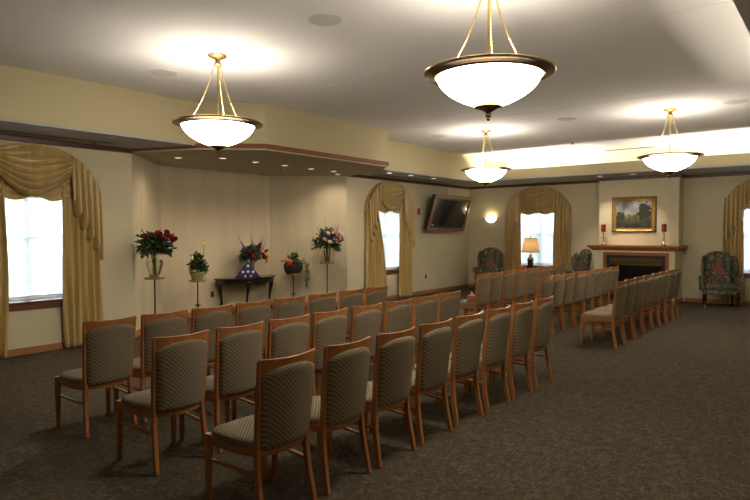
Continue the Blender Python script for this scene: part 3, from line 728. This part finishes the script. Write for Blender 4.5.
# console table with flag and vase
TX, TY, TH = 7.84, 9.74, .715
e = empty('console_table', (TX, TY, 0), 0, 'black carved demilune console table against the alcove back wall', 'table')
def demi(hw, d, n=24, wob=0):
    return [(-hw*math.cos(PI*i/n), -d*math.sin(PI*i/n)**.75*(1+wob*math.cos(6*PI*i/n))) for i in range(n+1)]
MB().prism(demi(.73, .50), TH-.025, TH).build('table_top', DKWOOD, e, smooth=30, bevel=.005)
ap = MB(); n = 60; out = demi(.69, .45, n); rings = []
for i, (x, y) in enumerate(out):
    t = i/n; k = abs(math.sin(PI*2*t)); low = TH-.115-.05*(1-k)**2-.012*abs(math.sin(PI*8*t))
    rings.append([(x, y, low), (x*.965, y*.95, low), (x*.965, y*.95, TH-.025), (x, y, TH-.025)])
ap.loft(rings); ap.build('apron', DKWOOD, e, smooth=40)
def cab(px, py, ox, oy, s=1.0):
    z = [TH-.05, TH-.11, TH-.2, TH-.34, .25, .1, .035, 0]; o = [.0, .028, .03, .005, -.015, -.005, .02, .025]; r = [.035, .04, .033, .022, .016, .014, .022, .018]
    return MB().tube([(px+ox*a, py+oy*a, b) for a, b in zip(o, z)], [q*s for q in r], 10)
cab(-.63, -.10, -1, -.2, 1.4).build('leg', DKWOOD, e, smooth=60)
cab(.63, -.10, 1, -.2, 1.4).build('leg', DKWOOD, e, smooth=60)
cab(-.2, -.37, 0, -1, 1.25).build('leg', DKWOOD, e, smooth=60)
MB().lathe([(0, TH-.07), (.05, TH-.08), (.06, TH-.11), (.04, TH-.15), (0, TH-.17)], (-.2, -.41, 0), 14).build('carved_shell', DKWOOD, e, smooth=60)
# folded flag: a puffed triangle with stars
e = empty('folded_flag', (7.66, 9.37, TH), -.6, 'folded blue triangle flag with white stars standing on the console table', 'flag')
fw, fh = .255, .34; m = MB()
def tri_ring(k, y):
    pts = [(-fw, 0), (fw, 0), (0, fh)]; c = (0, fh/3); out = []
    for i in range(3):
        a, b = pts[i], pts[(i+1) % 3]
        for t in (.0, .04, .25, .5, .75, .96): out.append((c[0]+(a[0]+(b[0]-a[0])*t-c[0])*k, y, c[1]+(a[1]+(b[1]-a[1])*t-c[1])*k))
    return out
m.loft([tri_ring(.3, -.048), tri_ring(.75, -.045), tri_ring(.95, -.036), tri_ring(1, -.015), tri_ring(1, .015), tri_ring(.95, .036), tri_ring(.3, .045)])
m.build('folded_cloth', NAVY, e, smooth=50)
for x, z, r in ((0, .24, .038), (-.10, .12, .040), (.0, .125, .038), (.10, .12, .040), (-.055, .035, .028), (.055, .035, .028)):
    q = [(x+(r if i % 2 == 0 else r*.42)*math.sin(PI*i/5+.15), z+(r if i % 2 == 0 else r*.42)*math.cos(PI*i/5+.15)) for i in range(10)]
    MB().add([(a, -.0505, b) for a, b in q]+[(a, -.046, b) for a, b in q], [tuple(range(10)), tuple(range(19, 9, -1))]+[(i, (i+1) % 10, 10+(i+1) % 10, 10+i) for i in range(10)]).build('star', STAR, e)
e = empty('red_bouquet', (7.93, 9.60, TH), 0, 'bouquet of red roses and blue delphiniums in tall vase behind the folded flag', 'flower arrangement', 'floral tributes')
MB().lathe([(0, .004), (.055, .004), (.06, .05), (.07, .2), (.085, .32)], seg=28).build('vase', VASE, e, smooth=60)
m = MB(); stems(m, 22, .02, .045, .55, .12); m.build('stems', STEM, e, smooth=60)
m = MB(); leaves(m, 800, -.10, -.14, .46, .21, .17, .10); leaves(m, 50, -.31, -.12, .38, .08, .05, .10); m.build('foliage', LEAF, e)
for dx, z in ((-.19, .50), (-.10, .40), (-.03, .42), (.18, .40), (.24, .50), (.06, .62), (.13, .44), (-.05, .34), (.21, .36)): bloom(e, 'rose_bloom', ROSE, .052, (dx-.09, -.31, z+.02), face(0, 0))
for dx, z in ((.30, .42), (.32, .36), (.28, .30)): bloom(e, 'yellow_bloom', YELLOW, .035, (dx-.06, -.22, z), face(0, 0))
for a, z1 in ((-.36, .84), (-.27, .72), (-.03, .86), (.02, .74), (.30, .84), (.22, .74)): spike(e, BLUE, (a*.4-.04, -.15, .42), (a-.10, -.16, z1), .030)
for a, z1 in ((.38, .80), (.36, .68)): spike(e, LEAFL, (a*.5-.05, -.12, .42), (a-.08, -.15, z1), .012, 'green_spray')

# ---------------------------------------------------------------- wall devices
def plate(x, y, z, nrm, label):
    m = MB(); t = .006
    m.box(-.036, .036, -t, 0, -.058, .058)
    o = m.build('wall_outlet', BROWNP, bevel=.003, loc=(x, y, z)); o.rotation_euler.z = nrm
    for dz in (-.022, .022): MB().box(-.014, .014, -t-.002, -t+.001, dz-.014, dz+.014).build('socket', BLACK, o)
    tag(o, label, 'outlet', 'wall outlets')
plate(12.89, W, .45, 0, 'brown wall outlet under the television')
plate(7.12, AY, .40, 0, 'brown wall outlet behind the console table')
o = MB().box(-.055, .055, -.045, 0, -.075, .075).build('fire_alarm', RED, bevel=.006, loc=(12.56, W, 2.14)); tag(o, 'red fire alarm strobe on wall left of the television', 'fire alarm')
MB().box(.005, .045, -.062, -.044, -.05, .05).build('strobe_lens', WHITE, o, bevel=.004)
tag(MB().box(14.0, 14.03, W-.02, W, 2.55, 2.84).build('cable_cover', WHITE), 'slim white cable cover on wall above the television', 'cable cover')
# television in an oak frame leaning into the room
e = empty('framed_television', (13.52, 8.40, 1.64), 0, 'large black television in an oak picture frame, tilted from the left wall', 'television')
TW, THt, tl = 1.84, .97, math.radians(17)
def tv(x, d, s): return (x, -s*math.sin(tl)-d*math.cos(tl), s*math.cos(tl)-d*math.sin(tl))   # s up the screen, d out of the screen
def tvbox(m, x0, x1, d0, d1, s0, s1):
    m.add([tv(x, d, s) for s in (s0, s1) for d in (d0, d1) for x in (x0, x1)], [(0, 1, 3, 2), (4, 6, 7, 5), (0, 4, 5, 1), (2, 3, 7, 6), (0, 2, 6, 4), (1, 5, 7, 3)])
m = MB(); tvbox(m, -TW/2+.02, TW/2-.02, -.09, .0, .02, THt-.02); m.build('housing', BLACK, e, bevel=.005)
m = MB(); b = .085
tvbox(m, -TW/2, -TW/2+b, 0, .035, 0, THt); tvbox(m, TW/2-b, TW/2, 0, .035, 0, THt)
tvbox(m, -TW/2+b, TW/2-b, 0, .035, 0, b); tvbox(m, -TW/2+b, TW/2-b, 0, .035, THt-b, THt); m.build('oak_frame', TVWOOD, e, bevel=.006)
m = MB(); tvbox(m, -TW/2+b, TW/2-b, .0, .012, b, THt-b); s_ = m.build('bezel', BLACK, e)
m = MB(); tvbox(m, -TW/2+b+.045, TW/2-b-.045, .012, .015, b+.05, THt-b-.045); m.build('screen', SCREEN, e)
m = MB(); tvbox(m, -TW/2+b+.055, -TW/2+b+.12, .0152, .0165, b+.085, b+.10); tvbox(m, -TW/2+b+.10, -TW/2+b+.17, .0152, .0165, b+.065, b+.08); m.build('screen_mark', WHITE, e)  # two small pale bars at the lower left of the screen
m = MB(); m.box(-.2, .2, .06, .19, .2, .6); m.build('wall_bracket', BLKM, e)
# sconce
e = empty('wall_sconce', (FW, 7.87, 1.86), 0, 'lit half bowl glass sconce on far wall above the left wing chair', 'wall light')
MB().lathe([(.02, 0), (.09, .015), (.15, .06), (.18, .12), (.185, .15), (.175, .15), (.17, .12), (.14, .07), (.08, .025), (.01, .012)], seg=24, a0=PI/2, a1=3*PI/2, sx=.6).build('glass_bowl', SCGL, e, smooth=60)
MB().tube([(.0-.6*.19*abs(math.sin(a)), .19*math.cos(a), .15-.0) for a in [PI*i/20 for i in range(21)]], .006, 6).build('rim', BRASSD, e, smooth=60)
MB().tube([(-.008, .19*math.cos(a), .15-.165*math.sin(a)) for a in [PI*i/20 for i in range(21)]], .008, 6).build('backplate_edge', BRASSD, e, smooth=60)
light('bulb', 'POINT', (-.06, 0, .17), 1.1, (1, .82, .5), .03, e)

# ---------------------------------------------------------------- fireplace
e = empty('fireplace_mantel', (FW, 3.85, 0), 0, 'cream chimney breast with cherry mantel shelf and dark gas firebox', 'fireplace')
X = lambda x: x-FW
b = MB()
b.box(X(14.65), 0, -.87, .89, 1.2, ZS)
struct(b.build('wall_chimney', PLASTER, loc=(FW, 3.85, 0)))
b = MB(); y0, y1 = -.68, .60   # firebox opening
b.box(X(14.3), 0, -.87, y0, 0, 1.2); b.box(X(14.3), 0, y1, .89, 0, 1.2); b.box(X(14.3), 0, y0, y1, 1.07, 1.2)
b.build('surround', PLASTER, e)
b = MB(); b.box(X(14.21), 0, -.98, 1.03, 1.245, 1.30); b.box(X(14.25), 0, -.94, .99, 1.215, 1.245); b.box(X(14.28), 0, -.91, .95, 1.18, 1.215)
b.build('mantel_shelf', MANT, e, bevel=.008)
b = MB(); f = .07
b.box(X(14.275), X(14.3), y0-f, y0, 0, 1.07+f); b.box(X(14.275), X(14.3), y1, y1+f, 0, 1.07+f); b.box(X(14.275), X(14.3), y0, y1, 1.07, 1.07+f)
b.build('firebox_trim', MANT, e, bevel=.004)
b = MB(); b.box(X(14.31), X(14.36), y0, y0+.07, .08, 1.07); b.box(X(14.31), X(14.36), y1-.07, y1, .08, 1.07); b.box(X(14.31), X(14.36), y0+.07, y1-.07, 1.02, 1.07); b.box(X(14.31), X(14.36), y0, y1, 0, .08)
b.build('firebox_frame', BLACK, e)
b = MB(); b.box(X(14.345), X(14.36), y0+.07, y1-.07, .94, 1.02); b.tube([(X(14.335), y0+.07, .925), (X(14.335), y1-.07, .925)], .014); b.box(X(14.345), X(14.36), y0+.07, y1-.07, .84, .905)
b.build('brass_louvre', mat('aged_brass', (.13, .09, .035), .35, .9), e, smooth=40)
MB().box(X(14.36), X(14.37), y0+.07, y1-.07, .08, .94).build('firebox_glass', FBGLASS, e)
b = MB(); b.box(X(14.284), X(14.3), -.87, y0-f, 0, .095); b.box(X(14.284), X(14.3), y1+f, .89, 0, .095); b.box(X(14.284), 0, -.886, -.87, 0, .095)
b.build('base_moulding', BASE, e)
# painting over the mantel
e = empty('framed_painting', (14.65, 3.94, 2.015), 0, 'gilt framed landscape painting hanging above the mantel', 'painting')
m = MB(); hw, hh = .48, .40
def frame_ring(a, bq, x): return [(x, -a, -bq), (x, a, -bq), (x, a, bq), (x, -a, bq)]
m.loft([frame_ring(hw-.0, hh-.0, 0), frame_ring(hw, hh, -.03), frame_ring(hw-.02, hh-.02, -.045), frame_ring(hw-.05, hh-.05, -.025), frame_ring(hw-.075, hh-.075, -.035), frame_ring(hw-.095, hh-.095, -.01)], cap=False)
for sy in (-1, 1):
    for sz in (-1, 1): m.lathe([(0, .02), (.035, .012), (.04, 0), (0, -.01)], (-.035, sy*(hw-.045), sz*(hh-.045)), 10)
m.build('gilt_frame', GOLD, e, smooth=30)
MB().box(-.02, -.001, -hw+.085, hw-.085, -hh+.085, hh-.085).build('canvas', PAINT, e)
m = MB(); a, b_ = hw+.012, hh+.012
m.box(-.028, 0, -a, -hw+.0, -b_, b_); m.box(-.028, 0, hw, a, -b_, b_); m.box(-.028, 0, -hw, hw, hh, b_); m.box(-.028, 0, -hw, hw, -b_, -hh); m.build('dark_frame_edge', BLKM, e)
def candlestick(y, label):
    e = empty('candlestick', (14.45, y, 1.30), 0, label, 'candlestick', 'candlesticks on the mantel'); e.scale = (1.15, 1.15, 1.15)
    MB().lathe([(0, 0), (.055, 0), (.058, .012), (.035, .025), (.014, .04), (.012, .06), (.024, .075), (.012, .09), (.01, .13), (.022, .15), (.01, .17), (.009, .21), (.018, .23), (.01, .25), (.012, .27), (.032, .285), (.034, .295), (0, .295)], seg=18).build('brass_stem', GOLDP, e, smooth=50)
    MB().lathe([(0, .27), (.044, .27), (.045, .42), (.042, .425), (.02, .42), (0, .42)], seg=18).build('red_candle', REDWAX, e, smooth=50)
    MB().tube([(0, 0, .42), (0, 0, .435)], .002, 5).build('wick', BLKM, e)
candlestick(4.57, 'brass candlestick with a red candle, left of the painting')
candlestick(3.24, 'brass candlestick with a red candle, right of the painting')

# ---------------------------------------------------------------- wing chairs (face local -y)
def make_wing():
    e = empty('wing_chair', (0, 0, 0), 0, 'x', 'armchair', 'floral wing chairs')
    def slab(xs, f_y, t, z0, ztop, name, n=14, nz=16, rnd=.5):
        m = MB(); x0, x1 = xs; rings = []
        return m
    # back: arched, slightly reclined
    m = MB(); NU, NV = 20, 18
    def bp(u, v, side):
        zt = 1.19-.10*abs(u)**3.2-.02*abs(u); z = .40+(zt-.40)*v; hw = .265+.03*v
        k = (1-abs(u)**6)*(1-abs(2*v-1)**8)
        return (u*hw, .30+.13*v+side*(.02+.055*k), z)
    us = [math.sin(PI*(i/NU-.5)) for i in range(NU+1)]; vs = [.5+.5*math.sin(PI*(j/NV-.5)) for j in range(NV+1)]
    for side in (-1, 1): m.add([bp(u, v, side) for v in vs for u in us], [(j*(NU+1)+i, j*(NU+1)+i+1, (j+1)*(NU+1)+i+1, (j+1)*(NU+1)+i) for j in range(NV) for i in range(NU)])
    off = (NU+1)*(NV+1); rim = [i for i in range(NU+1)]+[j*(NU+1)+NU for j in range(1, NV+1)]+[NV*(NU+1)+i for i in range(NU-1, -1, -1)]+[j*(NU+1) for j in range(NV-1, 0, -1)]
    m.f += [(rim[i], rim[(i+1) % len(rim)], rim[(i+1) % len(rim)]+off, rim[i]+off) for i in range(len(rim))]
    m.build('backrest', TAP, e, smooth=60)
    for s in (-1, 1):
        m = MB(); rings = []
        prof = [(0, .62), (.05, .60), (.16, .62), (.20, .74), (.215, .90), (.17, 1.02), (.08, 1.10), (0, 1.12)]   # forward reach, height
        ctr = (.09, .86)
        for x_, k in ((-.035, .75), (-.025, .95), (0, 1.0), (.025, .95), (.035, .75)):
            rings.append([(s*(.300+x_+.05*(p[0]/.2)), .40-(ctr[0]+(p[0]-ctr[0])*k)*.95, ctr[1]+(p[1]-ctr[1])*k) for p in prof])
        m.loft(rings); m.build('wing', TAP, e, smooth=60, sub=1)
        m = MB()
        m.tube([(s*.375, .34, .60), (s*.385, .1, .615), (s*.40, -.17, .60), (s*.40, -.20, .595)], [.05, .058, .065, .045], 14)
        m.loft([[(s*(.36-.03), y, .34), (s*(.36+.035), y, .34), (s*(.37+.035), y, .60), (s*(.37-.03), y, .60)] for y in (.34, -.16)])
        m.build('arm', TAP, e, smooth=50)
        m = MB().tube([(s*.31, -.23, .33), (s*.335, -.26, .27), (s*.325, -.255, .19), (s*.315, -.245, .10), (s*.325, -.262, .035), (s*.33, -.272, 0)], [.035, .036, .026, .018, .022, .026], 10)
        m.build('leg', DKWOOD, e, smooth=60)
        MB().tube([(s*.29, .33, .33), (s*.295, .36, .15), (s*.30, .40, 0)], [.022, .020, .016], 8).build('leg', DKWOOD, e, smooth=60)
    MB().box(-.35, .35, -.24, .36, .29, .40).build('seat_rail', TAP, e, bevel=.02)
    MB().box(-.325, .325, -.27, .28, .395, .50).build('seat_cushion', TAP, e, bevel=.035)
    return e
wg = make_wing()
for i, (x, y, a, l) in enumerate(((14.45, 2.12, -PI/2+.27, 'dark floral wing chair right of the fireplace, fully visible'),
                                  (14.25, 7.48, -PI/2+.35, 'dark floral wing chair in the corner beneath the sconce'),
                                  (14.35, 5.33, -PI/2-.75, 'dark floral wing chair between lamp window and fireplace'))):
    o = wg if i == 0 else copy_tree(wg)
    o.location = (x, y, 0); o.rotation_euler.z = a; o['label'] = l; o.scale = (.92, .95, 1)

# lamp table, lamp and boxes
e = empty('side_table', (14.35, 6.36, 0), 0, 'small dark square side table under the lamp at the far window', 'table')
MB().box(-.3, .3, -.3, .3, .62, .65).build('table_top', DKWOOD, e, bevel=.005)
MB().box(-.26, .26, -.26, .26, .54, .62).build('apron', DKWOOD, e)
for sx in (-1, 1):
    for sy in (-1, 1): MB().tube([(sx*.25, sy*.25, .6), (sx*.25, sy*.25, 0)], [.022, .014], sq=True).build('leg', DKWOOD, e)
e = empty('table_lamp', (14.35, 6.36, .65), 0, 'lit table lamp with tan pleated shade and dark square base', 'lamp')
MB().box(-.075, .075, -.075, .075, 0, .03).build('foot', BRASSD, e, bevel=.004)
MB().prism([(-.06, -.06), (.06, -.06), (.06, .06), (-.06, .06)], .03, .225).build('base', DKWOOD, e, bevel=.008)
MB().box(-.085, .085, -.085, .085, .225, .24).build('base_cap', DKWOOD, e, bevel=.004)
COP = mat('copper_neck', (.55, .28, .13), .3, 1.0)
MB().lathe([(.0, .24), (.065, .24), (.085, .27), (.07, .30), (.035, .325), (.028, .345), (.045, .36), (.03, .38), (.012, .39), (.010, .46), (0, .46)], seg=24).build('neck', COP, e, smooth=60)
m = MB(); n = 72
m.loft([[((r+.004*math.cos(PI*k))*math.cos(2*PI*k/n), (r+.004*math.cos(PI*k))*math.sin(2*PI*k/n), z) for k in range(n)] for r, z in ((.225, .44), (.20, .58), (.155, .80))], cap=False)
sh = m.build('lamp_shade', LSHADE, e, smooth=20)
MB().lathe([(.226, .437), (.229, .44), (.226, .447), (.222, .443)], seg=40).build('shade_trim', TRAYW, sh)
MB().lathe([(.155, .797), (.159, .80), (.156, .806), (.152, .80)], seg=40).build('shade_trim', TRAYW, sh)
MB().lathe([(0, .82), (.008, .82), (.012, .84), (.007, .86), (0, .87)], seg=10).build('finial', BRASSD, e, smooth=60)
m = MB(); m.tube([(0, 0, .46), (0, 0, .83)], .003, 5); m.tube([(-.155, 0, .79), (0, 0, .80), (.155, 0, .79)], .002, 4); m.build('harp', BRASSD, e)
light('bulb', 'POINT', (0, 0, .60), 1.1, (1, .72, .40), .04, e)
def tissue_box(x, y, z, rz, label):
    e = empty('tissue_box', (x, y, z), rz, label, 'tissue box', 'orange tissue boxes')
    MB().box(-.115, .115, -.06, .06, 0, .085).build('carton', TISSUE, e, bevel=.003)
    m = MB(); m.grid(lambda u, v: (-.04+.08*u, .02*math.sin(u*9+v*3)*(1-.3*v), .08+.06*v*(.6+.4*math.sin(u*4))), 10, 4); m.build('tissue', PAPER, e, solid=.002)
tissue_box(8.78, 4.93, .482, .3, 'orange tissue box on the end chair of the far left row')
tissue_box(14.2, 6.55, .65, 1.4, 'orange tissue box on the side table left of the lamp')

# ---------------------------------------------------------------- world, camera, view
w = bpy.data.worlds.new('World'); bpy.context.scene.world = w; w.use_nodes = True
bg = w.node_tree.nodes['Background']; bg.inputs[0].default_value = (.78, .88, 1.0, 1); bg.inputs[1].default_value = 4.0
R_, U_, F_ = cam_axes()
cd = bpy.data.cameras.new('Camera'); cam = bpy.data.objects.new('Camera', cd); C.objects.link(cam)
cd.sensor_width = 36; cd.lens = FPX/750*36; cd.clip_end = 200; cd.clip_start = .05
M = Matrix(((R_.x, U_.x, -F_.x, CAMP[0]), (R_.y, U_.y, -F_.y, CAMP[1]), (R_.z, U_.z, -F_.z, CAMP[2]), (0, 0, 0, 1)))
cam.matrix_world = M
sc = bpy.context.scene; sc.camera = cam
sc.view_settings.view_transform = 'Standard'; sc.view_settings.look = 'None'; sc.view_settings.gamma = 1; sc.view_settings.exposure = 1.38
sc.cycles.max_bounces = 8; sc.cycles.diffuse_bounces = 5; sc.cycles.transparent_max_bounces = 16; sc.cycles.sample_clamp_indirect = 4
sc.cycles.caustics_reflective = False; sc.cycles.caustics_refractive = False
sc.cycles.use_denoising = True
